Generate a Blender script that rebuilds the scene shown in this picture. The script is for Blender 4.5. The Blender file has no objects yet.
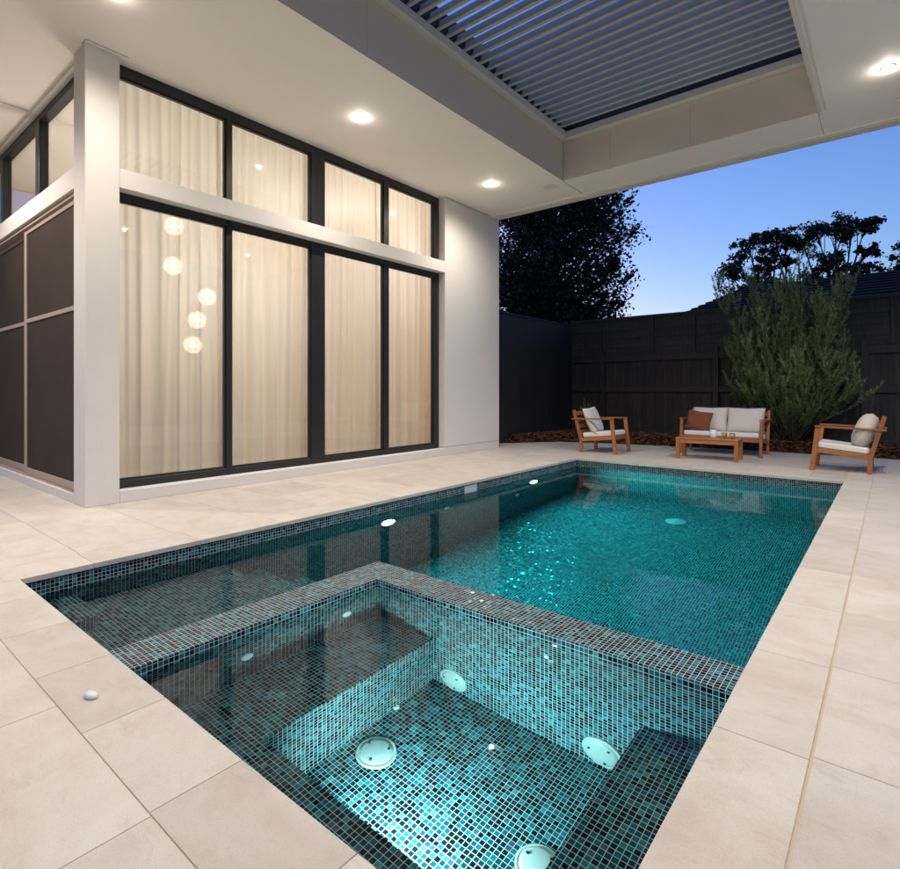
import bpy, bmesh, math, random
from mathutils import Vector, Matrix, noise

random.seed(7)
R = math.radians
scene = bpy.context.scene
COL = scene.collection

# ------------------------------------------------------------------ materials
class NT:
    def __init__(self, name):
        self.m = bpy.data.materials.new(name); self.m.use_nodes = True
        self.t = self.m.node_tree; self.t.nodes.clear()
        self.out = self.n('ShaderNodeOutputMaterial')
    def n(self, typ, **kw):
        nd = self.t.nodes.new(typ)
        for k, v in kw.items():
            if k in nd.inputs: self.set(nd, k, v)
            else: setattr(nd, k, v)
        return nd
    def set(self, nd, k, v):
        if isinstance(v, bpy.types.NodeSocket): self.t.links.new(v, nd.inputs[k])
        else: nd.inputs[k].default_value = v
    def l(self, a, b): self.t.links.new(a, b)
    def math(self, op, a, b=None, c=None):
        nd = self.n('ShaderNodeMath', operation=op)
        for i, x in enumerate((a, b, c)):
            if x is not None: self.set(nd, i, x)
        return nd.outputs[0]
    def mix(self, f, a, b, mode='MIX'):
        nd = self.n('ShaderNodeMix', data_type='RGBA', blend_type=mode)
        self.set(nd, 0, f); self.set(nd, 6, a); self.set(nd, 7, b)
        return nd.outputs[2]
    def ramp(self, f, stops, interp='LINEAR'):
        nd = self.n('ShaderNodeValToRGB'); r = nd.color_ramp; r.interpolation = interp
        while len(r.elements) < len(stops): r.elements.new(0.5)
        for e, (p, c) in zip(r.elements, stops):
            e.position = p; e.color = c if len(c) == 4 else (*c, 1)
        self.l(f, nd.inputs[0]); return nd.outputs[0]
    def coord(self, scale=(1, 1, 1), kind='Object', rot=(0, 0, 0)):
        tc = self.n('ShaderNodeTexCoord'); mp = self.n('ShaderNodeMapping')
        mp.inputs['Scale'].default_value = scale; mp.inputs['Rotation'].default_value = rot
        self.l(tc.outputs[kind], mp.inputs[0]); return mp.outputs[0]
    def noise(self, vec, scale, detail=4, rough=.55, dist=0):
        nd = self.n('ShaderNodeTexNoise', Scale=scale, Detail=detail, Roughness=rough, Distortion=dist)
        self.l(vec, nd.inputs['Vector']); return nd.outputs[0]
    def bump(self, h, strength, dist=.01):
        nd = self.n('ShaderNodeBump', Strength=strength, Distance=dist); self.l(h, nd.inputs['Height'])
        return nd.outputs[0]
    def bsdf(self, **kw):
        nd = self.n('ShaderNodeBsdfPrincipled')
        for k, v in kw.items(): self.set(nd, k.replace('_', ' '), v)
        self.l(nd.outputs[0], self.out.inputs[0]); return nd

def c4(c): return (*c, 1)

def painted(name, col, rough=.6, bump=.15, bscale=180, var=.06):
    t = NT(name); v = t.coord()
    n1 = t.noise(v, 1.3, 5); n2 = t.noise(v, bscale, 3)
    base = t.mix(n1, c4([x * (1 - var) for x in col]), c4([min(1, x * (1 + var)) for x in col]))
    t.bsdf(Base_Color=base, Roughness=rough, Normal=t.bump(n2, bump, .003)); return t.m

M = {}
M['render'] = painted('wall_render', (.69, .655, .61), .88, 1.0, 75, .07)
M['ceiling'] = painted('ceiling_paint', (.91, .845, .775), .7, .05, 60, .02)
M['bulkhead'] = painted('bulkhead_panel', (.80, .695, .60), .6, .05, 60, .04)
M['trimwhite'] = painted('trim_paint', (.72, .68, .61), .5, .05, 60, .02)
M['joint'] = painted('dark_joint', (.12, .11, .10), .8, .0)
M['frame'] = painted('black_aluminium', (.014, .0145, .016), .40, .06, 400, .15)
M['bronze'] = painted('pale_bronze_frame', (.42, .32, .25), .45, .05, 300, .08)
M['slat'] = painted('louvre_blade', (.46, .43, .39), .5, .03, 100, .05)
M['disc'] = painted('drain_plastic', (.42, .42, .40), .4, .0)
M['white_plastic'] = painted('white_plastic', (.82, .83, .82), .35, .0)
M['grey_plastic'] = painted('light_grey_plastic', (.55, .56, .55), .4, .0)
M['black_plastic'] = painted('black_plastic', (.02, .02, .02), .45, .0)
M['interior_wall'] = painted('interior_wall_paint', (.62, .46, .30), .8, .1)
M['interior_floor'] = painted('interior_floor', (.35, .25, .16), .5, .1)
M['panel_black'] = painted('dark_steel_panel', (.018, .0165, .0148), .6, .1, 60, .35)
M['stone_pebble'] = painted('white_button', (.72, .70, .66), .35, .0)
M['gold'] = None

def mat_screen():
    t = NT('insect_screen_mesh'); v = t.coord()
    n = t.noise(v, 2.0, 4)
    b = t.n('ShaderNodeBsdfPrincipled', Roughness=.8); b.inputs['Specular IOR Level'].default_value = .15
    t.l(t.mix(n, (.042, .029, .022, 1), (.072, .052, .041, 1)), b.inputs['Base Color'])
    tr = t.n('ShaderNodeBsdfTransparent'); mx = t.n('ShaderNodeMixShader')
    mx.inputs[0].default_value = .92
    t.l(tr.outputs[0], mx.inputs[1]); t.l(b.outputs[0], mx.inputs[2]); t.l(mx.outputs[0], t.out.inputs[0])
    return t.m
M['screen'] = mat_screen()

def mat_pane():
    t = NT('window_glass')
    f = t.n('ShaderNodeFresnel', IOR=1.5)
    f2 = t.math('MULTIPLY', f.outputs[0], 1.6)
    tr = t.n('ShaderNodeBsdfTransparent'); tr.inputs[0].default_value = (.93, .95, .94, 1)
    gl = t.n('ShaderNodeBsdfGlossy'); gl.inputs['Roughness'].default_value = .0
    mx = t.n('ShaderNodeMixShader')
    t.l(f2, mx.inputs[0]); t.l(tr.outputs[0], mx.inputs[1]); t.l(gl.outputs[0], mx.inputs[2])
    t.l(mx.outputs[0], t.out.inputs[0]); return t.m
M['pane'] = mat_pane()

def mat_curtain():
    t = NT('sheer_curtain_cloth'); v = t.coord()
    w = t.noise(t.coord((1, 60, 2)), 14, 3)
    n = t.noise(v, 1.2, 3)
    col = t.mix(n, (.89, .86, .80, 1), (.92, .90, .85, 1))
    col = t.mix(t.math('MULTIPLY', w, .16), col, (.74, .68, .60, 1))
    d = t.n('ShaderNodeBsdfDiffuse'); t.l(col, d.inputs[0])
    s = t.n('ShaderNodeBsdfTranslucent'); t.l(col, s.inputs[0])
    m1 = t.n('ShaderNodeMixShader'); m1.inputs[0].default_value = .5
    t.l(d.outputs[0], m1.inputs[1]); t.l(s.outputs[0], m1.inputs[2])
    tr = t.n('ShaderNodeBsdfTransparent'); m2 = t.n('ShaderNodeMixShader'); m2.inputs[0].default_value = .86
    t.l(tr.outputs[0], m2.inputs[1]); t.l(m1.outputs[0], m2.inputs[2]); t.l(m2.outputs[0], t.out.inputs[0])
    return t.m
M['curtain'] = mat_curtain()

PITCH = .022
def mat_mosaic():
    t = NT('glass_mosaic_tile')
    uv = t.n('ShaderNodeTexCoord').outputs['UV']
    sc = t.n('ShaderNodeVectorMath', operation='SCALE'); sc.inputs['Scale'].default_value = 1 / PITCH
    t.l(uv, sc.inputs[0])
    fl = t.n('ShaderNodeVectorMath', operation='FLOOR'); t.l(sc.outputs[0], fl.inputs[0])
    fr = t.n('ShaderNodeVectorMath', operation='FRACTION'); t.l(sc.outputs[0], fr.inputs[0])
    wn = t.n('ShaderNodeTexWhiteNoise', noise_dimensions='2D'); t.l(fl.outputs[0], wn.inputs[0])
    sep = t.n('ShaderNodeSeparateXYZ'); t.l(fr.outputs[0], sep.inputs[0])
    e = []
    for k in (0, 1):
        a = t.math('SUBTRACT', sep.outputs[k], .5); a = t.math('ABSOLUTE', a); e.append(a)
    mx = t.math('MAXIMUM', *e)
    grout = t.math('GREATER_THAN', mx, .447)
    tile = t.ramp(wn.outputs[0], [(0, (.003, .005, .007)), (.24, (.006, .012, .018)), (.38, (.006, .040, .049)),
                                  (.50, (.009, .074, .092)), (.66, (.014, .120, .143)), (.83, (.028, .185, .21)),
                                  (.93, (.06, .26, .27)), (.97, (.08, .11, .15))], 'CONSTANT')
    nz = t.noise(uv, 160, 2)
    tile = t.mix(nz, tile, t.mix(.5, tile, (.0, .01, .014, 1)))
    col = t.mix(grout, tile, (.47, .50, .50, 1))
    rough = t.math('ADD', t.math('MULTIPLY', grout, .6), .16)
    inv = t.math('SUBTRACT', 1.0, grout)
    geo = t.n('ShaderNodeNewGeometry')
    j = t.n('ShaderNodeVectorMath', operation='SUBTRACT'); t.l(wn.outputs['Color'], j.inputs[0]); j.inputs[1].default_value = (.5, .5, .5)
    js = t.n('ShaderNodeVectorMath', operation='SCALE'); t.l(j.outputs[0], js.inputs[0]); js.inputs['Scale'].default_value = .32
    ja = t.n('ShaderNodeVectorMath', operation='ADD'); t.l(geo.outputs['Normal'], ja.inputs[0]); t.l(js.outputs[0], ja.inputs[1])
    jn = t.n('ShaderNodeVectorMath', operation='NORMALIZE'); t.l(ja.outputs[0], jn.inputs[0])
    bp = t.n('ShaderNodeBump', Strength=.3, Distance=.001); t.l(inv, bp.inputs['Height']); t.l(jn.outputs[0], bp.inputs['Normal'])
    t.bsdf(Base_Color=col, Roughness=rough, Specular_IOR_Level=.14, Normal=bp.outputs[0])
    return t.m
M['mosaic'] = mat_mosaic()

def mat_water():
    t = NT('pool_water'); v = t.coord()
    n1 = t.noise(v, 3.2, 3, .5); n2 = t.noise(v, 14, 2, .5)
    h = t.math('ADD', n1, t.math('MULTIPLY', n2, .12))
    nrm = t.bump(h, .075, .02)
    f = t.n('ShaderNodeFresnel', IOR=1.33); t.l(nrm, f.inputs['Normal'])
    rf = t.n('ShaderNodeBsdfRefraction', IOR=1.33, Roughness=0.0); rf.inputs['Color'].default_value = (.97, .995, .995, 1)
    gl = t.n('ShaderNodeBsdfGlossy', Roughness=0.0)
    t.l(nrm, rf.inputs['Normal']); t.l(nrm, gl.inputs['Normal'])
    mx = t.n('ShaderNodeMixShader'); t.l(t.math('MULTIPLY', f.outputs[0], .55), mx.inputs[0])   # reflections held back, as through a polariser
    t.l(rf.outputs[0], mx.inputs[1]); t.l(gl.outputs[0], mx.inputs[2]); t.l(mx.outputs[0], t.out.inputs[0])
    va = t.n('ShaderNodeVolumeAbsorption', Density=.50); va.inputs['Color'].default_value = (.11, .84, .865, 1)
    t.l(va.outputs[0], t.out.inputs['Volume']); return t.m
M['water'] = mat_water()

def mat_paver():
    t = NT('travertine_paver')
    at = t.n('ShaderNodeAttribute', attribute_name='tint')
    v = t.coord()
    off = t.n('ShaderNodeVectorMath', operation='ADD'); t.l(v, off.inputs[0])
    k = t.n('ShaderNodeVectorMath', operation='SCALE'); t.l(at.outputs['Color'], k.inputs[0]); k.inputs['Scale'].default_value = 13
    t.l(k.outputs[0], off.inputs[1])
    st = t.n('ShaderNodeMapping'); st.inputs['Scale'].default_value = (1.0, 1.9, 1); st.inputs['Rotation'].default_value = (0, 0, .25)
    t.l(off.outputs[0], st.inputs[0])
    n1 = t.noise(st.outputs[0], 1.5, 6, .6, 1.2)
    n2 = t.noise(st.outputs[0], 7, 6, .7, .6)
    n3 = t.noise(off.outputs[0], 160, 3)
    col = t.ramp(n1, [(.22, (.50, .435, .36)), (.48, (.56, .507, .435)), (.78, (.615, .57, .505))])
    veins = t.ramp(n2, [(.33, (.40, .34, .27)), (.42, (1, 1, 1))])
    col = t.mix(.17, col, t.mix(1.0, col, veins, 'MULTIPLY'))
    n4 = t.noise(off.outputs[0], 5.5, 7, .72, .4)
    blot = t.ramp(n4, [(.36, (.74, .70, .64)), (.52, (1, 1, 1)), (.70, (1.05, 1.05, 1.06))])
    col = t.mix(.30, col, t.mix(1.0, col, blot, 'MULTIPLY'))
    pits = t.ramp(n3, [(.27, (.7, .7, .7)), (.36, (1, 1, 1))])
    n5 = t.noise(off.outputs[0], 420, 2)
    col = t.mix(1.0, col, t.ramp(n5, [(.3, (.88, .88, .88)), (.7, (1.08, 1.08, 1.08))]), 'MULTIPLY')
    col = t.mix(.6, col, t.mix(1.0, col, pits, 'MULTIPLY'))
    ts = t.math('ADD', t.math('MULTIPLY', at.outputs['Fac'], .15), .925)
    cc = t.n('ShaderNodeCombineColor'); [t.l(ts, cc.inputs[i]) for i in range(3)]
    col = t.mix(1.0, col, cc.outputs[0], 'MULTIPLY')
    t.bsdf(Base_Color=col, Roughness=.62, Normal=t.bump(t.math('ADD', n2, n3), .22, .003))
    return t.m
M['paver'] = mat_paver()
M['grout'] = painted('sandy_grout', (.50, .40, .28), .9, .4, 90, .2)
M['soil'] = painted('dark_soil', (.06, .04, .03), .95, .6, 40, .3)
M['ground'] = painted('dim_lawn_ground', (.04, .05, .03), .95, .6, 30, .4)

def mat_wood(name, a, b, rough=.42, scale=(2, 26, 26)):
    t = NT(name); v = t.coord(scale)
    n = t.noise(v, 2.2, 6, .6, .8)
    col = t.ramp(n, [(.3, a), (.55, [(x + y) / 2 for x, y in zip(a, b)]), (.72, b)])
    at = t.n('ShaderNodeAttribute', attribute_name='tint')
    k = t.math('ADD', t.math('MULTIPLY', at.outputs['Fac'], .6), .7)
    cc = t.n('ShaderNodeCombineColor'); [t.l(k, cc.inputs[i]) for i in range(3)]
    col = t.mix(1.0, col, cc.outputs[0], 'MULTIPLY')
    t.bsdf(Base_Color=col, Roughness=rough, Normal=t.bump(n, .3, .003)); return t.m
M['teak'] = mat_wood('oiled_teak', (.27, .095, .028), (.47, .195, .065))
M['fence'] = mat_wood('black_stained_timber', (.010, .0093, .0083), (.036, .033, .029), .62, (14, 14, 1.2))
M['bark'] = mat_wood('tree_bark', (.03, .025, .02), (.08, .065, .05), .9, (8, 8, 2))

def cloth(name, col, weave=420, var=.08):
    t = NT(name); v = t.coord()
    n = t.noise(v, weave, 2); n2 = t.noise(v, 6, 3)
    base = t.mix(n, c4([x * (1 - var) for x in col]), c4([min(1, x * (1 + var)) for x in col]))
    h = t.math('ADD', t.math('MULTIPLY', n, .4), t.math('MULTIPLY', n2, 1.2))
    nd = t.bsdf(Base_Color=base, Roughness=.92, Normal=t.bump(h, .35, .006))
    return t.m
M['cream'] = cloth('cream_canvas', (.66, .62, .55))
M['seat'] = cloth('off_white_canvas', (.74, .72, .67))
M['fleck'] = cloth('flecked_linen', (.58, .54, .46), 160, .22)
M['rust'] = cloth('rust_linen', (.20, .062, .030))

def mat_leaf(name, a, b, rough=.5, trans=.25):
    t = NT(name)
    at = t.n('ShaderNodeAttribute', attribute_name='tint')
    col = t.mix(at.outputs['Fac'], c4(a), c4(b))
    d = t.n('ShaderNodeBsdfPrincipled', Roughness=rough); t.l(col, d.inputs['Base Color'])
    s = t.n('ShaderNodeBsdfTranslucent'); t.l(col, s.inputs[0])
    m = t.n('ShaderNodeMixShader'); m.inputs[0].default_value = trans
    t.l(d.outputs[0], m.inputs[1]); t.l(s.outputs[0], m.inputs[2]); t.l(m.outputs[0], t.out.inputs[0]); return t.m
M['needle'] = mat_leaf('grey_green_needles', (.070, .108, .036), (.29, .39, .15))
M['leaf_dark'] = mat_leaf('dark_broad_leaves', (.008, .012, .005), (.022, .03, .012), .45, .15)
M['leaf_gum'] = mat_leaf('gum_leaves', (.014, .02, .010), (.035, .045, .022), .5, .1)
M['mulch'] = mat_leaf('bark_chip', (.055, .020, .008), (.24, .095, .035), .85, .0)
M['roof'] = mat_wood('dark_roof_tile', (.008, .008, .009), (.018, .018, .019), .9, (2, 2, 14))
M['brickwall'] = painted('neighbour_wall', (.10, .085, .075), .85, .3, 60, .2)

def mat_gold():
    t = NT('amber_glass_tumbler')
    g = t.n('ShaderNodeBsdfPrincipled', Roughness=.12, Metallic=.75)
    g.inputs['Base Color'].default_value = (.62, .42, .17, 1)
    t.l(g.outputs[0], t.out.inputs[0]); return t.m
M['gold'] = mat_gold()

def emit(name, col, s):
    t = NT(name); e = t.n('ShaderNodeEmission', Strength=s); e.inputs[0].default_value = c4(col)
    t.l(e.outputs[0], t.out.inputs[0]); return t.m
M['lamp'] = emit('lit_downlight_lens', (1, .93, .82), 6)
M['poollamp'] = emit('lit_pool_lamp_lens', (.92, 1, .97), 6)

def mat_globe():
    t = NT('lit_crystal_globe'); v = t.coord()
    vo = t.n('ShaderNodeTexVoronoi', Scale=34); t.l(v, vo.inputs[0])
    n = t.ramp(vo.outputs[0], [(.05, (1, 1, 1)), (.5, (.3, .3, .3))])
    e = t.n('ShaderNodeEmission'); t.l(t.mix(1.0, n, (1, .80, .55, 1), 'MULTIPLY'), e.inputs[0])
    e.inputs[1].default_value = 1.15
    tr = t.n('ShaderNodeBsdfTransparent'); mx = t.n('ShaderNodeMixShader'); mx.inputs[0].default_value = .75
    t.l(tr.outputs[0], mx.inputs[1]); t.l(e.outputs[0], mx.inputs[2]); t.l(mx.outputs[0], t.out.inputs[0]); return t.m
M['bulb'] = emit('lit_bulb', (1, .85, .62), 2.6)
M['globe'] = mat_globe()

# ------------------------------------------------------------------ mesh builder
class MB:
    def __init__(s): s.v = []; s.f = []; s.uv = []; s.tint = []; s.smooth = []
    def face(s, pts, uv=None, tint=0.5, sm=False):
        i = len(s.v); s.v += [tuple(p) for p in pts]; s.f.append(list(range(i, i + len(pts))))
        if uv is None:
            a, b, c = (Vector(pts[k]) for k in (0, 1, 2))
            n = (b - a).cross(c - a); ax = max(range(3), key=lambda k: abs(n[k]))
            o = (0, 1, 2)
            uv = [((p[1] if ax == 0 else p[0]) + 40, (p[1] if ax == 2 else p[2]) + 40) for p in pts]
        s.uv.append(uv); s.tint.append(tint); s.smooth.append(sm)
    def box(s, x0, x1, y0, y1, z0, z1, ch=0.0, tint=.5, skip=()):
        if x0 > x1: x0, x1 = x1, x0
        if y0 > y1: y0, y1 = y1, y0
        if z0 > z1: z0, z1 = z1, z0
        if ch <= 0:
            P = lambda i, j, k: ((x0, x1)[i], (y0, y1)[j], (z0, z1)[k])
            F = {'-z': [(0,0,0),(0,1,0),(1,1,0),(1,0,0)], '+z': [(0,0,1),(1,0,1),(1,1,1),(0,1,1)],
                 '-y': [(0,0,0),(1,0,0),(1,0,1),(0,0,1)], '+y': [(1,1,0),(0,1,0),(0,1,1),(1,1,1)],
                 '-x': [(0,1,0),(0,0,0),(0,0,1),(0,1,1)], '+x': [(1,0,0),(1,1,0),(1,1,1),(1,0,1)]}
            for k, q in F.items():
                if k not in skip: s.face([P(*c) for c in q], tint=tint)
            return
        s.hull(bevel_box((x0, y0, z0), (x1, y1, z1), ch), tint)
    def hull(s, vf, tint=.5, mat=None, sm=False):
        v, f = vf
        for q in f:
            pts = [v[i] for i in q]
            if mat is not None: pts = [tuple(mat @ Vector(p)) for p in pts]
            s.face(pts, tint=tint, sm=sm)
    def beam(s, a, b, w, h, up=(0, 0, 1), ch=.004, tint=None):
        """rectangular bar from a to b, w across, h along 'up'"""
        tint = random.random() if tint is None else tint
        a, b = Vector(a), Vector(b); d = b - a; L = d.length; d.normalize()
        u = Vector(up); x = u.cross(d)
        if x.length < 1e-6: x = Vector((1, 0, 0)).cross(d)
        x.normalize(); u = d.cross(x)
        m = Matrix((x, u, d)).transposed().to_4x4(); m.translation = a
        s.hull(bevel_box((-w / 2, -h / 2, 0), (w / 2, h / 2, L), ch), tint, m)
    def tube(s, pts, rad, n=8, sm=True, tint=.5, cap=True):
        rings = []; pts = [Vector(p) for p in pts]
        ref = Vector((.31, .77, .55))
        for i, p in enumerate(pts):
            d = (pts[min(i + 1, len(pts) - 1)] - pts[max(i - 1, 0)]).normalized()
            x = d.cross(ref).normalized(); y = d.cross(x)
            r = rad[i] if isinstance(rad, (list, tuple)) else rad
            rings.append([p + (x * math.cos(2 * math.pi * k / n) + y * math.sin(2 * math.pi * k / n)) * r for k in range(n)])
        for a, b in zip(rings, rings[1:]):
            for k in range(n):
                s.face([a[k], a[(k + 1) % n], b[(k + 1) % n], b[k]], uv=[(0, 0)] * 4, sm=sm, tint=tint)
        if cap:
            s.face(rings[0][::-1], uv=[(0, 0)] * n); s.face(rings[-1], uv=[(0, 0)] * n)
    def lathe(s, prof, n=32, mat=None, sm=True, tint=.5):
        for (r0, z0), (r1, z1) in zip(prof, prof[1:]):
            for k in range(n):
                a, b = 2 * math.pi * k / n, 2 * math.pi * (k + 1) / n
                q = [(r0 * math.cos(a), r0 * math.sin(a), z0), (r0 * math.cos(b), r0 * math.sin(b), z0),
                     (r1 * math.cos(b), r1 * math.sin(b), z1), (r1 * math.cos(a), r1 * math.sin(a), z1)]
                if r1 < 1e-6: q = q[:3]
                elif r0 < 1e-6: q = [q[0], q[2], q[3]]
                if mat is not None: q = [tuple(mat @ Vector(p)) for p in q]
                s.face(q, uv=[(0, 0)] * len(q), sm=sm, tint=tint)
    def grid(s, P, nu, nv, sm=True, tint=.5, closed=False):
        for i in range(nu):
            for j in range(nv):
                s.face([P(i, j), P(i + 1, j), P(i + 1, j + 1), P(i, j + 1)], uv=[(0, 0)] * 4, sm=sm, tint=tint)
    def build(s, name, mat, parent=None, merge=True, loc=None):
        me = bpy.data.meshes.new(name); me.from_pydata(s.v, [], s.f)
        uvl = me.uv_layers.new(name='UVMap'); flat = [c for q in s.uv for p in q for c in p]
        uvl.data.foreach_set('uv', flat)
        ca = me.attributes.new('tint', 'FLOAT', 'FACE'); ca.data.foreach_set('value', s.tint)
        me.polygons.foreach_set('use_smooth', s.smooth)
        if merge and any(s.smooth):
            bm = bmesh.new(); bm.from_mesh(me); bmesh.ops.remove_doubles(bm, verts=bm.verts, dist=1e-5)
            bm.to_mesh(me); bm.free()
        me.materials.append(mat); me.update()
        o = bpy.data.objects.new(name, me); COL.objects.link(o)
        if parent: o.parent = parent
        if loc: o.location = loc
        return o

_bb = {}
def bevel_box(lo, hi, ch):
    bm = bmesh.new(); bmesh.ops.create_cube(bm, size=1)
    for v in bm.verts:
        v.co = Vector([lo[k] if v.co[k] < 0 else hi[k] for k in range(3)])
    c = min(ch, .45 * min(hi[k] - lo[k] for k in range(3)))
    bmesh.ops.bevel(bm, geom=list(bm.edges), offset=c, segments=1, profile=.5, affect='EDGES')
    bm.verts.index_update()
    r = ([tuple(v.co) for v in bm.verts], [[v.index for v in f.verts] for f in bm.faces]); bm.free()
    return r

def tag(o, label=None, cat=None, group=None, kind=None):
    if label: o['label'] = label
    if cat: o['category'] = cat
    if group: o['group'] = group
    if kind: o['kind'] = kind
    return o
def empty(name, loc=(0, 0, 0), rz=0):
    o = bpy.data.objects.new(name, None); COL.objects.link(o); o.location = loc; o.rotation_euler.z = rz
    o.empty_display_size = .1; return o
KIDS = {}
def copy_tree(o, parent=None):
    c = o.copy(); COL.objects.link(c)
    if parent: c.parent = parent
    for ch in [x for x in bpy.data.objects if x.parent == o]: copy_tree(ch, c)
    return c

# ------------------------------------------------------------------ key dimensions
PX0, PX1, PY0, PY1 = -3.744, -.433, .821, 7.67        # coping edges of the pool
ZW = -.125                                            # water level
XF = -5.543; YC0, YC1 = 1.677, 1.955; YW, YE = 6.662, 8.2   # house facade
ZC = 4.135                                            # soffit
XG = -5.67                                            # glazing plane

# ------------------------------------------------------------------ deck and ground
def cuts(a, b, start, p):
    k = math.floor((a - start) / p); r = [a]
    x = start + k * p
    while x < b - .03:
        if x > a + .03: r.append(x)
        x += p
    return r + [b]
rects = []
def block(x0, x1, y0, y1, xs, ys, stagger=0, xp=.64):
    Y = cuts(y0, y1, *ys)
    for r, (a, b) in enumerate(zip(Y, Y[1:])):
        X = cuts(x0, x1, xs[0] + (stagger * r), xs[1])
        for c, d in zip(X, X[1:]): rects.append((c, d, a, b))
block(-.433, -.18, .57, 10.8, (-9, 99), (1.837, .655))
block(-.18, 5.2, .57, 10.8, (-.18, .66), (1.857, .655))
block(PX0, PX1, .57, PY0, (-1.43, .49), (.57, 9))
block(-4.05, PX0, .57, PY1, (-9, 99), (1.18, .655))
block(-9.5, -4.05, .57, 1.8, (-4.05, .655), (1.19, .62))
block(-5.6, -4.05, 1.8, PY1, (-4.05, .655), (1.81, .62))
block(-9.5, 5.2, -2.6, .57, (-2.15, .735), (.57, .64))
block(-6.1, -.433, PY1, 7.925, (-.79, .655), (PY1, 9))
block(-6.1, -.433, 7.925, 10.8, (-.79, .655), (7.925, .655))
rnd = random.Random(3)
mb = MB(); g = .0013; c = .0010
for (x0, x1, y0, y1) in rects:
    t = rnd.random()
    ga = .0042 if abs(x0 + .18) < 1e-4 else g; gb = .0042 if abs(x1 + .18) < 1e-4 else g
    a0, a1 = x0 + (ga if abs(x0 - PX1) > 1e-4 or y1 <= PY0 else 0), x1 - (gb if abs(x1 - PX0) > 1e-4 else 0)
    b0, b1 = y0 + g, y1 - g
    P = lambda x, y, z: (x, y, z)
    top = [P(a0 + c, b0 + c, 0), P(a1 - c, b0 + c, 0), P(a1 - c, b1 - c, 0), P(a0 + c, b1 - c, 0)]
    mid = [P(a0, b0, -c), P(a1, b0, -c), P(a1, b1, -c), P(a0, b1, -c)]
    bot = [P(a0, b0, -.03), P(a1, b0, -.03), P(a1, b1, -.03), P(a0, b1, -.03)]
    mb.face(top, tint=t)
    for k in range(4):
        j = (k + 1) % 4
        mb.face([mid[k], mid[j], top[j], top[k]], tint=t); mb.face([bot[k], bot[j], mid[j], mid[k]], tint=t)
    mb.face(bot[::-1], tint=t)
tag(mb.build('deck', M['paver'], merge=False), kind='structure')

def ring(name, mat, x0, x1, y0, y1, z, hx0, hx1, hy0, hy1):
    mb = MB(); X = [x0, hx0, hx1, x1]; Y = [y0, hy0, hy1, y1]
    for i in range(3):
        for j in range(3):
            if (i, j) != (1, 1): mb.face([(X[i], Y[j], z), (X[i+1], Y[j], z), (X[i+1], Y[j+1], z), (X[i], Y[j+1], z)])
    return tag(mb.build(name, mat, merge=False), kind='structure')
ring('deck_grout', M['grout'], -9.5, 5.2, -2.6, 10.8, -.0030, PX0 - .019, PX1 + .019, PY0 - .019, PY1 + .019)
ring('ground', M['ground'], -600, 600, -600, 900, -.034, PX0 - .019, PX1 + .019, PY0 - .019, PY1 + .019)

# ------------------------------------------------------------------ pool
pool = empty('swimming_pool', ((PX0 + PX1) / 2, (PY0 + PY1) / 2, -1.9))
tag(pool, 'mosaic tiled swimming pool with an attached square spa in its near corner', 'swimming pool')
PINV = Matrix.Translation((-pool.location[0], -pool.location[1], -pool.location[2]))
def ppart(mb, name, mat, parent=None):
    o = mb.build(name, mat, merge=True); o.parent = parent or pool
    if not parent: o.matrix_parent_inverse = PINV
    else: o.matrix_parent_inverse = Matrix()
    return o
wx0, wx1, wy0, wy1 = PX0 - .018, PX1 + .018, PY0 - .018, PY1 + .018
SX0, SX1, SY = -2.63, -2.385, 2.235; SYO = 2.475; ZT = -.082; ZB = -.555; ZF = -.985
ZD = -1.9
b = MB()
# deep basin: walls (faces inward) and floor
b.face([(wx0, wy1, -.03), (wx0, wy0, -.03), (wx0, wy0, ZD), (wx0, wy1, ZD)])
b.face([(wx1, wy0, -.03), (wx1, wy1, -.03), (wx1, wy1, ZD), (wx1, wy0, ZD)])
b.face([(wx0, wy1, -.03), (wx0, wy1, ZD), (wx1, wy1, ZD), (wx1, wy1, -.03)])
b.face([(wx0, wy0, -.03), (wx1, wy0, -.03), (wx1, wy0, ZD), (wx0, wy0, ZD)])
b.face([(wx0, wy0, ZD), (wx1, wy0, ZD), (wx1, wy1, ZD), (wx0, wy1, ZD)])
ppart(b, 'basin', M['mosaic'])
# shallow shelf with two steps down towards the deep end
b = MB()
b.box(wx0, SX0, wy0, 2.0, ZD, -.42, skip=('-x', '-y', '-z'))
b.box(wx0, SX0, 2.0, 2.3, ZD, -.72, skip=('-x', '-y', '-z'))
b.box(wx0, SX0, 2.3, 2.6, ZD, -1.02, skip=('-x', '-y', '-z'))
ppart(b, 'entry_shelf', M['mosaic'])
# rounded corner step
b = MB(); pts = [(wx0, wy0), (-3.30, wy0)]
cx, cy, rr = -3.38, 1.0, .08
pts = [(wx0, wy0), (-3.30, wy0)] + [(cx + rr * math.cos(a), cy + rr * math.sin(a)) for a in [R(x) for x in range(0, 91, 15)]] + [(wx0, 1.08)]
b.face([(x, y, -.235) for x, y in pts])
u = 0
for (x0, y0), (x1, y1) in zip(pts[1:-1], pts[2:]):
    L = math.hypot(x1 - x0, y1 - y0)
    b.face([(x0, y0, -.42), (x1, y1, -.42), (x1, y1, -.235), (x0, y0, -.235)], uv=[(u, -.42), (u + L, -.42), (u + L, -.235), (u, -.235)])
    u += L
ppart(b, 'corner_step', M['mosaic'])
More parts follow.
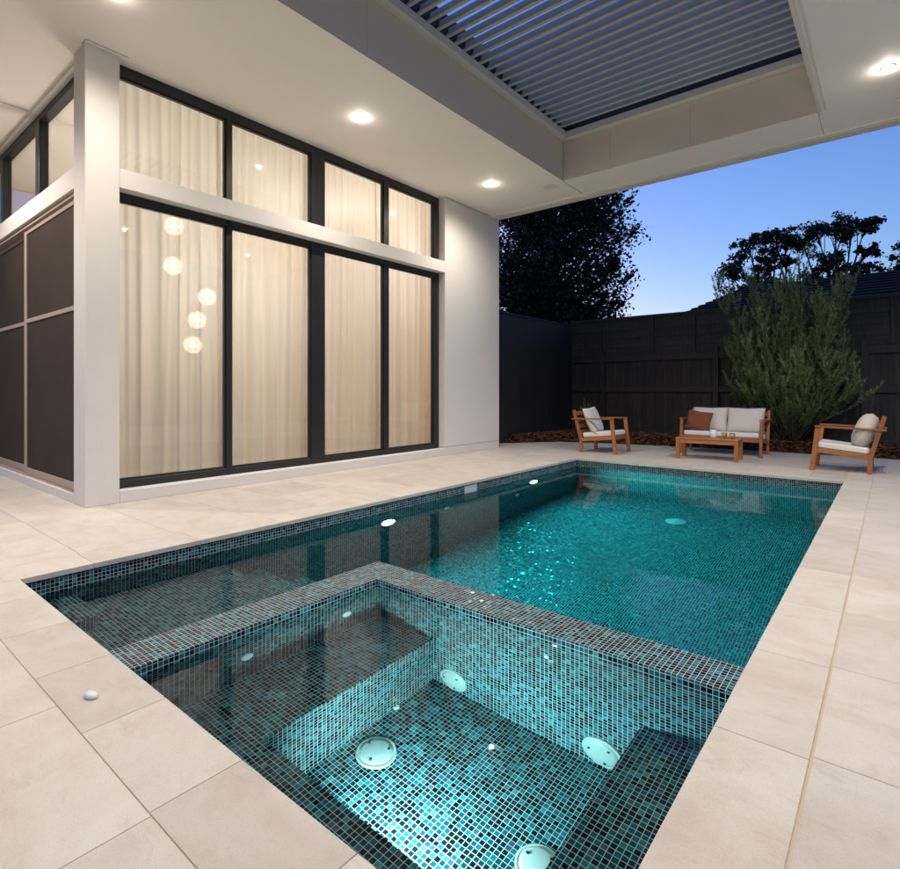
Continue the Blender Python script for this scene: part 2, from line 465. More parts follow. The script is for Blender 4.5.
# spa walls
b = MB()
b.box(SX0, SX1, wy0, SYO, ZD, ZT, skip=('-z', '-y'))
b.box(SX1, wx1, SY, SYO, ZD, ZT, skip=('-z', '-x', '+x'))
ppart(b, 'spa_wall', M['mosaic'])
b = MB()
b.box(SX1, -1.945, wy0, SY, ZF, ZB, skip=('-x', '-y', '+y', '-z'))
b.box(-1.945, -.805, wy0, 1.205, ZF, ZB, skip=('-x', '+x', '-y', '-z'))
b.box(-.805, wx1, wy0, SY, ZF, ZB, skip=('+x', '-y', '+y', '-z'))
ppart(b, 'spa_bench', M['mosaic'])
b = MB(); b.face([(-1.945, 1.205, ZF), (-.805, 1.205, ZF), (-.805, SY, ZF), (-1.945, SY, ZF)])
ppart(b, 'spa_floor', M['mosaic'])

def disc(name, loc, axis, r, mat, holes=True, h=.018):
    """domed round cover facing 'axis'"""
    q = Vector((0, 0, 1)).rotation_difference(Vector(axis)).to_matrix().to_4x4(); q.translation = loc
    b = MB(); b.lathe([(r, 0), (r, h * .35), (r * .95, h * .5), (r * .87, h * .5), (r * .85, h * .3), (r * .83, h * .65), (r * .65, h * .9), (r * .3, h * 1.05), (1e-7, h * 1.08)], 40, q)
    o = ppart(b, name, mat)
    if holes:
        for k in range(3):
            d = MB(); a = R(50 + 120 * k); p = q.copy()
            p.translation = q @ Vector((r * .6 * math.cos(a), r * .6 * math.sin(a), h * 1.02))
            d.lathe([(.006, .0), (.006, .003), (1e-7, .003)], 10, p)
            s = d.build('screw', M['frame']); s.parent = o; s.matrix_parent_inverse = Matrix()
    return o
disc('drain_cover', (-1.80, 1.68, ZF), (0, 0, 1), .092, M['disc'])
disc('drain_cover', (-.975, 1.688, ZF), (0, 0, 1), .082, M['disc'])
disc('suction_cover', (-1.80, SY, -.885), (0, -1, 0), .088, M['disc'])
disc('suction_cover', (-.975, SY, -.875), (0, -1, 0), .092, M['disc'])
disc('drain_cover', (-2.05, 6.86, ZD), (0, 0, 1), .12, M['disc'])
disc('outlet', (-1.955, 1.95, ZF), (0, 0, 1), .016, M['white_plastic'], False, .006) if False else None
def jet(loc, axis, r=.03):
    q = Vector((0, 0, 1)).rotation_difference(Vector(axis)).to_matrix().to_4x4(); q.translation = loc
    b = MB(); b.lathe([(r, 0), (r, .006), (r * .75, .009), (r * .5, .004), (1e-7, .002)], 24, q)
    return ppart(b, 'jet_nozzle', M['white_plastic'])
for y in (1.39, 2.0): jet((SX1, y, -.352), (1, 0, 0))
for x in (-1.95, ): jet((x + .01, 1.95, ZF), (0, 0, 1), .016)
for y in (4.55, 5.98): jet((wx0, y, -1.0 if y > 5 else -.6), (1, 0, 0), .045)
# skimmer mouth on the house side wall
b = MB(); b.box(wx0, wx0 + .012, 4.86, 5.09, -.055, -.045, .002); b.box(wx0, wx0 + .012, 4.86, 5.09, -.17, -.16, .002)
b.box(wx0, wx0 + .012, 4.86, 4.87, -.16, -.055, .002); b.box(wx0, wx0 + .012, 5.08, 5.09, -.16, -.055, .002)
b.box(wx0 + .002, wx0 + .006, 4.87, 5.08, -.16, -.055)
ppart(b, 'skimmer', M['grey_plastic'])
# lamps under the water
def poollamp(loc, axis, power, col, r=.075, spread=165, tilt=-.12):
    q = Vector((0, 0, 1)).rotation_difference(Vector(axis)).to_matrix().to_4x4(); q.translation = loc
    b = MB(); b.lathe([(r * 1.25, 0), (r * 1.25, .010), (r * 1.05, .016), (r, .012)], 32, q)
    o = ppart(b, 'pool_light', M['white_plastic'])
    b = MB(); b.lathe([(r, .012), (r * .6, .018), (1e-7, .02)], 32, q)
    l = b.build('lens', M['poollamp']); l.parent = o
    ld = bpy.data.lights.new('pool_lamp', 'AREA'); ld.shape = 'DISK'; ld.size = r * 2; ld.energy = power; ld.color = col
    ld.spread = R(spread)
    lo = bpy.data.objects.new('pool_lamp', ld); COL.objects.link(lo)
    lo.location = Vector(loc) + Vector(axis) * .03
    lo.rotation_euler = Vector((0, 0, -1)).rotation_difference((Vector(axis) + Vector((0, 0, tilt))).normalized()).to_euler()
    return o
poollamp((wx0, 3.65, -.50), (1, 0, 0), 11, (.16, .90, .93))
poollamp((wx0, 6.36, -.47), (1, 0, 0), 11, (.16, .90, .93))
poollamp((-1.38, 1.205, -.76), (0, 1, 0), 2.8, (.86, .98, 1.0), .06, 180, 0)

b = MB(); b.face([(wx0 - .002, wy0 - .002, ZW), (wx1 + .002, wy0 - .002, ZW), (wx1 + .002, wy1 + .002, ZW), (wx0 - .002, wy1 + .002, ZW)])
tag(b.build('water', M['water']), kind='structure')

# spa push button on the coping
b = MB(); m = Matrix.Translation((-2.123, .66, 0)) @ Matrix.Rotation(R(10), 4, 'Z') @ Matrix.Diagonal((1.0, .62, 1, 1))
b.lathe([(.026, 0), (.030, .004), (.028, .010), (.018, .015), (1e-7, .016)], 28, m)
tag(b.build('spa_button', M['stone_pebble']), 'small white oval push button on the near coping of the spa', 'button')

# ------------------------------------------------------------------ house
house = empty('house')
tag(house, 'modern rendered house with tall curtained windows and a louvred patio roof', 'house')
def hpart(mb, name, mat, parent=None): return mb.build(name, mat, parent or house, merge=False)
b = MB()
b.box(XF - .30, XF, YC0, YC1, 0, ZC, .004)
col_ = hpart(b, 'corner_column', M['render'])
b = MB(); b.box(XF - .315, XF - .285, YC0 + .004, YC0 + .03, .03, .055)
hpart(b, 'drain_spout', M['black_plastic'], col_)
b = MB(); b.box(XF - .30, XF, YW, YE, .135, ZC, .004); b.box(XF - .30, XF, YW, YE, 0, .130, .004)
b.box(-10.5, XF - .301, YE - .25, YE, 0, ZC)
hpart(b, 'wall', M['render'])
b = MB(); b.box(XF - .22, XF, YC1 + .002, YW - .002, 2.925, 3.104, .003)
hpart(b, 'transom_beam', M['render'])
b = MB(); b.box(XF - .30, XF - .002, YC1 + .002, YW - .002, 0, .112, .004)
hpart(b, 'sill', M['render'])
b = MB(); b.box(-10.5, XF - .302, YC0 + .002, YC0 + .2, 2.908, 3.106, .003)
hpart(b, 'transom_beam', M['render'])
b = MB(); b.box(-10.5, XF - .302, YC0 + .003, YC0 + .25, 0, .085, .003)
hpart(b, 'sill', M['render'])

def window_x(y0, y1, z0, z1, fl, fr, ft, fb, label=None):
    """window in the facade plane (normal +X); frame widths left, right, top, bottom"""
    x0, x1 = XG - .07, XG
    f = MB()
    f.box(x0, x1, y0, y0 + fl, z0, z1, .003); f.box(x0, x1, y1 - fr, y1, z0, z1, .003)
    f.box(x0, x1 - .001, y0 + fl, y1 - fr, z1 - ft, z1, .003); f.box(x0, x1 - .001, y0 + fl, y1 - fr, z0, z0 + fb, .003)
    # inner bead
    k = .018
    f.box(x0 + .012, x1 - .022, y0 + fl, y0 + fl + k, z0 + fb, z1 - ft); f.box(x0 + .012, x1 - .022, y1 - fr - k, y1 - fr, z0 + fb, z1 - ft)
    f.box(x0 + .012, x1 - .022, y0 + fl + k, y1 - fr - k, z1 - ft - k, z1 - ft); f.box(x0 + .012, x1 - .022, y0 + fl + k, y1 - fr - k, z0 + fb, z0 + fb + k)
    o = hpart(f, 'window', M['frame'])
    p = MB(); xp = x0 + .03
    p.face([(xp, y0 + fl, z0 + fb), (xp, y1 - fr, z0 + fb), (xp, y1 - fr, z1 - ft), (xp, y0 + fl, z1 - ft)])
    hpart(p, 'pane', M['pane'], o); return o
ys = [YC1 - .02, 3.095, 4.29, 5.495, YW]
lr = [(.05, .03), (.03, .105), (.105, .05), (.05, .12)]
for (y0, y1), (fl, fr) in zip(zip(ys, ys[1:]), lr):
    window_x(y0, y1, 3.104, ZC, fl, fr, .105, .03)
    window_x(y0, y1, .112, 2.925, fl, fr, .075, .075)
# upper windows of the short left side (normal -Y)
yl = 1.775
for x0, x1 in ((-7.42, XF - .30), (-9.0, -7.42), (-10.5, -9.0)):
    f = MB(); w = .085
    f.box(x0, x0 + w, yl, yl + .09, 3.106, ZC, .003); f.box(x1 - w * .6, x1, yl, yl + .09, 3.106, ZC, .003)
    f.box(x0 + w, x1 - w * .6, yl + .001, yl + .09, ZC - .10, ZC, .003); f.box(x0 + w, x1 - w * .6, yl + .001, yl + .09, 3.106, 3.14, .003)
    o = hpart(f, 'window', M['frame'])
    p = MB(); p.face([(x0 + w, yl + .05, 3.14), (x1 - w * .6, yl + .05, 3.14), (x1 - w * .6, yl + .05, ZC - .1), (x0 + w, yl + .05, ZC - .1)])
    hpart(p, 'pane', M['pane'], o)
b = MB(); b.box(-10.5, XF - .302, yl - .06, yl - .002, ZC - .035, ZC - .002); hpart(b, 'head_trim', M['trimwhite'])
# sliding insect screen doors on the left side
for x0, x1, y in ((-7.70, XF - .305, 1.725), (-9.55, -7.63, 1.765)):
    f = MB(); t_ = .03; z0, z1 = .095, 2.86
    f.box(x0, x0 + .075, y, y + t_, z0, z1, .003); f.box(x1 - .05, x1, y, y + t_, z0, z1, .003)
    f.box(x0 + .075, x1 - .05, y + .001, y + t_ - .001, z1 - .05, z1, .003)
    f.box(x0 + .075, x1 - .05, y + .001, y + t_ - .001, z0, z0 + .075, .003)
    f.box(x0 + .075, x1 - .05, y + .001, y + t_ - .001, 1.805, 1.85, .003)
    o = hpart(f, 'sliding_screen_door', M['bronze'])
    p = MB(); p.box(x0 + .075, x1 - .05, y + .012, y + .016, z0 + .07, 1.806); p.box(x0 + .075, x1 - .05, y + .012, y + .016, 1.849, z1 - .049)
    hpart(p, 'screen', M['screen'], o)
b = MB(); b.box(-10.5, XF - .302, 1.705, 1.85, 2.865, 2.907, .003); hpart(b, 'door_track', M['bronze'])
b = MB(); b.box(-10.5, XF - .302, 1.705, 1.85, .0855, .093); hpart(b, 'door_track', M['bronze'])
# interior
b = MB()
b.box(-10.5, -10.4, 1.9, YE - .25, 0, ZC); b.box(-10.4, -5.85, YE - .26, YE - .251, 0, ZC)
b.box(-8.4, -8.3, 4.6, YE - .26, .1, ZC)
hpart(b, 'interior_wall', M['interior_wall'])
b = MB(); b.box(-10.4, XF - .301, 1.93, YE - .26, .05, .1); hpart(b, 'interior_floor', M['interior_floor'])

# roof: soffit with the rectangular opening
VX0, VX1, VY0, VY1 = -3.775, -.645, .55, 7.263
RX0, RX1, RY0, RY1 = -10.5, 1.5, -2.4, 8.06
def holed(name, z, mat, up, parent=None):
    b = MB(); X = [RX0, VX0, VX1, RX1]; Y = [RY0, VY0, VY1, RY1]
    for i in range(3):
        for j in range(3):
            if (i, j) == (1, 1): continue
            q = [(X[i], Y[j], z), (X[i+1], Y[j], z), (X[i+1], Y[j+1], z), (X[i], Y[j+1], z)]
            b.face(q if up else q[::-1])
    return hpart(b, name, mat, parent)
sof = holed('ceiling', ZC, M['ceiling'], False)
holed('roof_deck', 4.95, M['frame'], True)
for (x0, x1, y0, y1) in ((VX0 - .003, VX0 + .001, VY1, RY1 - .126), (VX1 - .002, VX1 + .002, VY1, RY1 - .126), (-7.40, -7.397, -2.4, 1.70), (-3.9, -3.896, -2.4, .55),
                         (XF - .05, XF + .045, YC0 - .01, YC0 - .007), (XF + .045, XF + .049, YC0 - .01, YC1 + .06), (XF + .004, XF + .009, YW, YE)):
    b = MB(); b.box(x0, x1, y0, y1, ZC - .003, ZC + .01); hpart(b, 'ceiling_joint', M['joint'])
b = MB()
b.box(RX0, RX1, RY1 - .085, RY1 + .075, ZC - .028, 4.94, .004); b.box(RX0, RX1, RY1 - .125, RY1 - .086, ZC - .020, ZC + .02, .006)
b.box(RX1 + .001, RX1 + .075, RY0, RY1 + .075, ZC - .028, 4.95, .004)
b.box(RX0, RX1, RY0 - .075, RY0 - .001, ZC - .028, 4.95, .004)
hpart(b, 'fascia', M['trimwhite'])
# bulkhead lining of the opening, panels with fine joints
ZL = 4.70
b = MB(); th = .02
def panels(a, bb, n):
    s = (bb - a) / n
    return [(a + s * k + .002, a + s * (k + 1) - .002) for k in range(n)]
for a, c_ in ((.55, 1.98), (1.98, 3.41), (3.41, 4.84), (4.84, VY1)):
    b.box(VX0 - th, VX0, a + .0015, c_ - .0015, ZC + .001, ZL); b.box(VX1, VX1 + th, a + .0015, c_ - .0015, ZC + .001, ZL)
for a, c_ in ((VX0, -3.05), (-3.05, -1.99), (-1.99, VX1)):
    b.box(a + .0015, c_ - .0015, VY1, VY1 + th, ZC + .001, ZL); b.box(a + .0015, c_ - .0015, VY0 - th, VY0, ZC + .001, ZL)
hpart(b, 'bulkhead', M['bulkhead'])
b = MB()
b.box(VX0 - .2, VX0 - .021, VY0 - .2, VY1 + .2, ZC + .01, 4.94); b.box(VX1 + .021, VX1 + .2, VY0 - .2, VY1 + .2, ZC + .01, 4.94)
b.box(VX0 - .021, VX1 + .021, VY1 + .021, VY1 + .2, ZC + .01, 4.94); b.box(VX0 - .021, VX1 + .021, VY0 - .2, VY0 - .021, ZC + .01, 4.94)
hpart(b, 'bulkhead_core', M['joint'])
b = MB()   # flashing trims on the right edge of the opening
b.box(VX1 + .004, VX1 + .035, VY0, VY1 + .05, ZC - .016, ZC - .001, .003); b.box(VX1 + .065, VX1 + .085, VY0, VY1 - .02, ZC - .012, ZC - .001, .003)
hpart(b, 'edge_trim', M['trimwhite'])
lf = MB(); i_ = .105
lf.box(VX0 - .02, VX0 + i_, VY0 - .02, VY1 + .02, ZL + .004, 4.80, .004); lf.box(VX1 - i_, VX1 + .02, VY0 - .02, VY1 + .02, ZL + .004, 4.80, .004)
lf.box(VX0 + i_, VX1 - i_, VY1 - i_, VY1 + .02, ZL + .004, 4.80, .004); lf.box(VX0 + i_, VX1 - i_, VY0 - .02, VY0 + i_, ZL + .004, 4.80, .004)
gt = MB(); gt.box(VX0 - .02, VX0 + i_ - .012, VY0, VY1, 4.801, 5.05); gt.box(VX1 - i_ + .012, VX1 + .02, VY0, VY1, 4.801, 5.05)
gt.box(VX0 + i_, VX1 - i_, VY1 - .06, VY1, 4.801, 5.05); gt.box(VX0 + i_, VX1 - i_, VY0, VY0 + .06, 4.801, 5.05)
louv = hpart(lf, 'louvre_frame', M['trimwhite']); hpart(gt, 'gutter', M['frame'], louv)
s = MB(); xs0, xs1 = VX0 + i_ - .008, VX1 - i_ + .008
prof = [(-.022, 0), (.014, -.004), (.020, .012), (.050, .116), (.044, .122), (.034, .118), (.002, .030), (-.022, .022)]
n_ = len(prof)
for k in range(n_):
    (a, z0), (c_, z1) = prof[k], prof[(k + 1) % n_]
    s.face([(xs0, a, z0), (xs1, a, z0), (xs1, c_, z1), (xs0, c_, z1)][::-1])
s.face([(xs0, a, z) for a, z in prof]); s.face([(xs1, a, z) for a, z in prof][::-1])
y = 4.076 + .150 * 19.5; first = None
while y > VY0 + .15:
    if first is None:
        first = s.build('slat', M['slat'], louv, merge=False); o = first
    else:
        o = first.copy(); COL.objects.link(o); o.parent = louv
    o.location = (0, y, 4.80); y -= .150
# posts carrying the far side of the roof, out of the photo's frame
for yy in (-2.1, 7.8):
    b = MB(); b.box(1.15, 1.4, yy - .12, yy + .13, 0, ZC, .004); hpart(b, 'post', M['render'])

# ceiling fittings
def downlight(loc, label, power=30, cone=150, blend=.45, glow=.013):
    root = empty('downlight', loc)
    tag(root, label, 'downlight', 'recessed downlights of the patio ceiling')
    b = MB(); b.lathe([(.056, 0), (.056, -.006), (.046, -.008), (.042, -.003)], 32); b.build('trim_ring', M['white_plastic'], root)
    b = MB(); b.lathe([(.0475, -.0078), (.025, -.0115), (1e-7, -.0125)], 32); b.build('lens', M['lamp'], root)
    ld = bpy.data.lights.new('downlight_lamp', 'SPOT'); ld.energy = power; ld.color = (1, .90, .81); ld.shadow_soft_size = .014; ld.spot_size = R(cone); ld.spot_blend = blend
    lo = bpy.data.objects.new('downlight_lamp', ld); COL.objects.link(lo); lo.location = (loc[0], loc[1], loc[2] - .018)
    ld = bpy.data.lights.new('downlight_glow', 'POINT'); ld.energy = power * glow; ld.color = (1, .92, .82); ld.shadow_soft_size = .02
    lo = bpy.data.objects.new('downlight_glow', ld); COL.objects.link(lo); lo.location = (loc[0], loc[1], loc[2] - .032)
for y, t_ in ((1.60, 'round lit downlight cut off by the top edge above the corner column'), (4.12, 'round lit downlight above the middle of the curtained windows'), (6.69, 'round lit downlight nearest the rendered wall end')):
    downlight((-4.667, y, ZC), t_, 20, 160, 1.0, .012)
for y, t_ in ((6.66, 'bright round downlight on the soffit right of the louvres'),):
    downlight((-.036, y, ZC), t_)
for p, t_ in (((-.036, 4.1, ZC), 'added unseen downlight on the right soffit, middle of its row'), ((-.036, 1.55, ZC), 'added unseen downlight on the right soffit straight above the near coping'),
              ((-7.3, .55, ZC), 'added unseen downlight over the sliding screen doors'), ((-4.667, -.95, ZC), 'added unseen downlight on the soffit behind the corner column')):
    downlight(p, t_)  # extra downlights out of view, added in continuation of the rows
b = MB(); b.box(-4.13, -3.95, 7.27, 7.43, ZC - .006, ZC - .001, .002)
tag(b.build('access_panel', M['bulkhead']), 'small beige square vent panel on the white soffit near the louvre corner', 'vent')
b = MB(); b.tube([(.035, 7.43, ZC - .03), (.33, 7.40, ZC - .03)], .018, 12); b.tube([(.10, 7.424, ZC - .03), (.10, 7.424, ZC)], .012, 8)
tag(b.build('strip_heater', M['trimwhite']), 'slim white tube fitting hanging under the soffit at the far right', 'ceiling fitting')

# ------------------------------------------------------------------ curtains and pendants
def curtain(y0, y1, seed, label):
    b = MB(); rn = random.Random(seed); nu = int((y1 - y0) / .012); nz = 10
    ph = [rn.random() * 6.28 for _ in range(6)]
    def P(i, j):
        y = y0 + (y1 - y0) * i / nu; z = .13 + (4.12 - .13) * j / nz; q = 1 - j / nz
        top = .018 * math.sin(2 * math.pi * y / .105 + ph[0])
        low = .034 * math.sin(2 * math.pi * y / .23 + ph[1] + .8 * math.sin(3.1 * y + ph[2])) + .02 * math.sin(2 * math.pi * y / .125 + ph[3] + q)
        return (-5.90 + top * (1 - q * .7) + low * (.25 + .75 * q), y + .01 * math.sin(8 * y + 3 * q), z)
    b.grid(P, nu, nz)
    tag(b.build('sheer_curtain', M['curtain']), label, 'curtain', 'sheer curtains behind the tall windows')
curtain(1.98, 3.12, 1, 'cream sheer curtain with the globe lamps showing through, beside the corner column')
curtain(3.06, 4.32, 2, 'cream sheer curtain behind the second tall window from the column')
curtain(4.22, 5.52, 3, 'cream sheer curtain behind the third tall window from the column')
curtain(5.46, 6.75, 4, 'cream sheer curtain in the window beside the plain rendered wall')
first = None
gl = [((-6.7, 2.954, 3.02), 'highest glowing globe pendant behind the first curtain'), ((-6.7, 2.943, 2.54), 'second highest glowing globe pendant behind the first curtain'),
      ((-6.7, 3.36, 2.22), 'middle glowing globe pendant, nearest the first mullion'), ((-6.7, 3.233, 1.918), 'glowing globe pendant second from the bottom of the cluster'),
      ((-6.7, 3.183, 1.604), 'lowest glowing globe pendant of the cluster')]
for p, lab in gl:
    if first is None:
        first = empty('pendant_lamp', p)
        b = MB(); b.lathe([(1e-7, -.105)] + [(.105 * math.cos(a), .105 * math.sin(a)) for a in [R(x) for x in range(-75, 76, 15)]] + [(1e-7, .105)], 32)
        b.build('globe', M['globe'], first)
        b = MB(); b.lathe([(1e-7, -.038), (.025, -.028), (.038, 0), (.025, .028), (1e-7, .038)], 16); b.build('bulb', M['bulb'], first)
        o = first
    else: o = copy_tree(first); o.location = p
    tag(o, lab, 'pendant lamp', 'cluster of globe pendants in the room')
for p in gl:
    (x, y, z), _ = p
    b = MB(); b.tube([(0, 0, .104), (0, 0, ZC - z)], .003, 6)
    root = [o for o in bpy.data.objects if o.name.startswith('pendant_lamp') and (o.location - Vector((x, y, z))).length < .001][0]
    b.build('cord', M['black_plastic'], root)
def lamp(loc, energy, col=(1, .94, .86), size=.6):
    ld = bpy.data.lights.new('room_fill', 'POINT'); ld.energy = energy; ld.color = col; ld.shadow_soft_size = size
    lo = bpy.data.objects.new('room_fill', ld); COL.objects.link(lo); lo.location = loc
for p, e_ in (((-7.2, 3.1, 2.4), 10), ((-7.2, 5.9, 3.2), 10), ((-9.3, 3.0, 3.2), 3)): lamp(p, e_)  # fill lights added inside the room to light the curtains, no fittings

# ------------------------------------------------------------------ furniture
def pillow(b, w, h, t, m, n=14, pinch=.06, rnd_=False):
    def P(sgn):
        def f(i, j):
            u, v = 2 * i / n - 1, 2 * j / n - 1
            k = max(0, (1 - abs(u) ** 2.6)) ** .5 * max(0, (1 - abs(v) ** 2.6)) ** .5
            if rnd_:
                u, v = u * math.sqrt(1 - v * v / 2), v * math.sqrt(1 - u * u / 2)
                k = math.sqrt(max(0, 1 - (u * u + v * v) ** 1.3))
            e = 1 - pinch * (1 - abs(u * v)) * max(abs(u), abs(v)) ** 6
            wr = .006 * noise.noise(Vector((u * 2.5 + w * 9, v * 2.5, sgn)))
            return tuple(m @ Vector((u * w / 2 * e, v * h / 2 * e, sgn * (t / 2 * k + wr * k))))
        return f
    A, B = P(1), P(-1)
    b.grid(A, n, n); b.grid(lambda i, j: B(n - i, j), n, n)

def make_seat(name, W, dep=.60, seatmat=None, ncush=1):
    """garden seat facing +X; origin under the middle of the back legs"""
    root = empty(name); hw = W / 2; T = M['teak']
    for s_ in (-1, 1):
        b = MB(); y = s_ * (hw - .02)
        b.beam((0, y, 0), (-.005, y, .225), .04, .052, (1, 0, 0)); b.beam((-.006, y, .20), (-.14, y, .705), .038, .05, (1, 0, 0))
        b.build('back_leg', T, root, merge=False)
        b = MB(); b.beam((dep, y, 0), (dep - .065, y, .556), .042, .055, (1, 0, 0)); b.build('front_leg', T, root, merge=False)
        b = MB(); b.beam((-.165, y + s_ * .004, .553), (dep - .035, y + s_ * .004, .575), .062, .024); b.build('armrest', T, root, merge=False)
        b = MB(); b.beam((.0, y - s_ * .002, .208), (dep - .04, y - s_ * .002, .268), .03, .06); b.build('side_rail', T, root, merge=False)
    b = MB(); b.beam((dep - .045, -hw + .04, .262), (dep - .045, hw - .04, .262), .028, .07); b.build('front_rail', T, root, merge=False)
    b = MB()
    for k in range(6):
        x = .03 + k * .088; z = .222 + (x / dep) * .058
        b.beam((x, -hw + .035, z), (x, hw - .035, z), .06, .016)
    b.build('seat_slats', T, root, merge=False)
    b = MB()
    for k in range(4):
        z = .33 + k * .105; x = -.006 - (z - .2) * .265
        b.beam((x, -hw + .035, z), (x, hw - .035, z), .014, .07)
    b.build('backrest', T, root, merge=False)
    b = MB(); n = 16
    L = dep - .06
    ang = math.atan2(.06, dep)
    m = Matrix.Translation((.005 + L / 2 * 1.0, 0, .305)) @ Matrix.Rotation(-ang, 4, 'Y')
    v, f = bevel_box((-L / 2, -hw + .045, -.04), (L / 2, hw - .045, .045), .018)
    b.hull((v, f), mat=m); o = b.build('seat_cushion', M['seat'], root)
    mo = o.modifiers.new('soft', 'BEVEL'); mo.width = .012; mo.segments = 3
    for q in o.data.polygons: q.use_smooth = True
    return root
lean = R(-15)
def back_cushion(root, y, w, h, t, x=.01, z=.56, rot=0, matl='cream', name='back_cushion', tilt=15, obj_parent=True):
    b = MB(); m = Matrix.Translation((x, y, z)) @ Matrix.Rotation(R(-tilt), 4, 'Y') @ Matrix.Rotation(R(rot), 4, 'X') @ Matrix(((0, 0, 1, 0), (1, 0, 0, 0), (0, 1, 0, 0), (0, 0, 0, 1)))
    pillow(b, w, h, t, m); return b.build(name, M[matl], root if obj_parent else None)

ch1 = make_seat('armchair', .60); ch1.location = (-4.075, 8.79, 0); ch1.rotation_euler.z = R(-1)
back_cushion(ch1, .03, .50, .45, .13, .07, .535, 3, tilt=22)
tag(ch1, 'teak garden armchair with pale cushions, left of the coffee table by the fence corner', 'armchair', 'teak armchairs facing each other')
ch2 = copy_tree(ch1)
for o in [x for x in bpy.data.objects if x.parent == ch2 and x.name.startswith('back_cushion')]: bpy.data.objects.remove(o)
ch2.location = (-.222, 8.775, 0); ch2.rotation_euler.z = R(180)
tag(ch2, 'teak garden armchair with one plump round pillow, right of the sofa by the shrub', 'armchair', 'teak armchairs facing each other')
# loose cushions
def loose(name, label, chair, matl, w, h, t, loc, tilt, rot=0, yaw=0, rnd_=False):
    b = MB(); m = Matrix(((0, 0, 1, 0), (1, 0, 0, 0), (0, 1, 0, 0), (0, 0, 0, 1)))
    m = Matrix.Rotation(R(yaw), 4, 'Z') @ Matrix.Rotation(R(-tilt), 4, 'Y') @ Matrix.Rotation(R(rot), 4, 'X') @ m
    pillow(b, w, h, t, m, rnd_=rnd_); o = b.build(name, M[matl]); o.location = loc
    return tag(o, label, 'cushion')
loose('cushion', 'small flecked cushion leaning inside the near arm of the left armchair', None, 'fleck', .30, .28, .11, (-3.93, 8.64, .42), 34, 0, 18)
loose('cushion', 'plump flecked round pillow leaning on the right armchair back', None, 'fleck', .50, .50, .23, (-.275, 8.72, .525), 20, 0, 180, True)
sofa = make_seat('sofa', 1.22); sofa.location = (-2.165, 10.09, 0); sofa.rotation_euler.z = R(-90)
for y in (-.275, .275): back_cushion(sofa, y, .57, .43, .17, .035, .545, 0)
tag(sofa, 'two seat teak garden sofa with cream cushions behind the coffee table', 'sofa')
loose('cushion', 'rust brown square cushion at the left end of the sofa', None, 'rust', .40, .36, .15, (-2.57, 9.86, .52), 24, -8, -84)

tb = empty('coffee_table', (-2.165, 8.875, 0), R(3)); L, D, Hh = .86, .46, .325
b = MB()
for k in range(6):
    y = -D / 2 + .04 + k * (D - .08) / 5
    b.beam((-L / 2, y, Hh - .011), (L / 2, y, Hh - .011), .068, .022)
b.build('table_top', M['teak'], tb, merge=False)
for sx in (-1, 1):
    for sy in (-1, 1):
        b = MB(); b.box(sx * (L / 2 - .03) - .026, sx * (L / 2 - .03) + .026, sy * (D / 2 - .03) - .026, sy * (D / 2 - .03) + .026, 0, Hh - .024, .004)
        b.build('leg', M['teak'], tb, merge=False)
b = MB()
for sy in (-1, 1): b.beam((-L / 2 + .055, sy * (D / 2 - .03), Hh - .055), (L / 2 - .055, sy * (D / 2 - .03), Hh - .055), .024, .058)
for sx in (-1, 1): b.beam((sx * (L / 2 - .03), -D / 2 + .055, Hh - .055), (sx * (L / 2 - .03), D / 2 - .055, Hh - .055), .024, .058)
b.build('apron', M['teak'], tb, merge=False)
tag(tb, 'low slatted teak coffee table between the two armchairs', 'coffee table')
b = MB(); b.lathe([(1e-7, .002), (.043, .002), (.046, .006), (.046, .108), (.042, .112), (.040, .108), (.040, .03), (1e-7, .03)], 28)
o = b.build('white_mug', M['white_plastic']); o.location = (-2.115, 8.93, Hh); tag(o, 'plain white cylindrical cup on the coffee table', 'cup')
for x, y, lab in ((-1.965, 8.93, 'amber metallic tumbler beside the white cup'), (-1.85, 8.90, 'amber metallic tumbler nearest the right end of the table')):
    b = MB(); b.lathe([(1e-7, .002), (.034, .002), (.038, .02), (.040, .078), (.037, .078), (.034, .02), (1e-7, .014)], 28)
    o = b.build('tumbler', M['gold']); o.location = (x, y, Hh); tag(o, lab, 'tumbler', 'amber tumblers on the coffee table')

# ------------------------------------------------------------------ garden bed, fences
edge = [(-5.93, 8.95), (-5.72, 9.2), (-5.48, 9.58), (-5.2, 9.92), (-4.6, 10.15), (-3.5, 10.38), (-3.0, 10.48), (-1.4, 10.6), (1, 10.63), (5.2, 10.65)]
def edge_y(x):
    for (x0, y0), (x1, y1) in zip(edge, edge[1:]):
        if x0 <= x <= x1: return y0 + (y1 - y0) * (x - x0) / (x1 - x0)
    return edge[0][1] if x < edge[0][0] else edge[-1][1]
b = MB(); nu, nv = 220, 20
def bed(i, j):
    x = -5.97 + (5.2 + 5.97) * i / nu; y0 = edge_y(x) + .02 * noise.noise(Vector((x * 6, 1, 0))); y = y0 + (12.0 - y0) * j / nv
    h = .008 + .11 * min(1, j / 6) ** .7 + .035 * noise.noise(Vector((x * 5, y * 5, 2))) * min(1, j / 2)
    return (x, y, max(.004, h))
b.grid(bed, nu, nv); tag(b.build('garden_bed', M['soil']), kind='structure')
b = MB(); rn = random.Random(5)
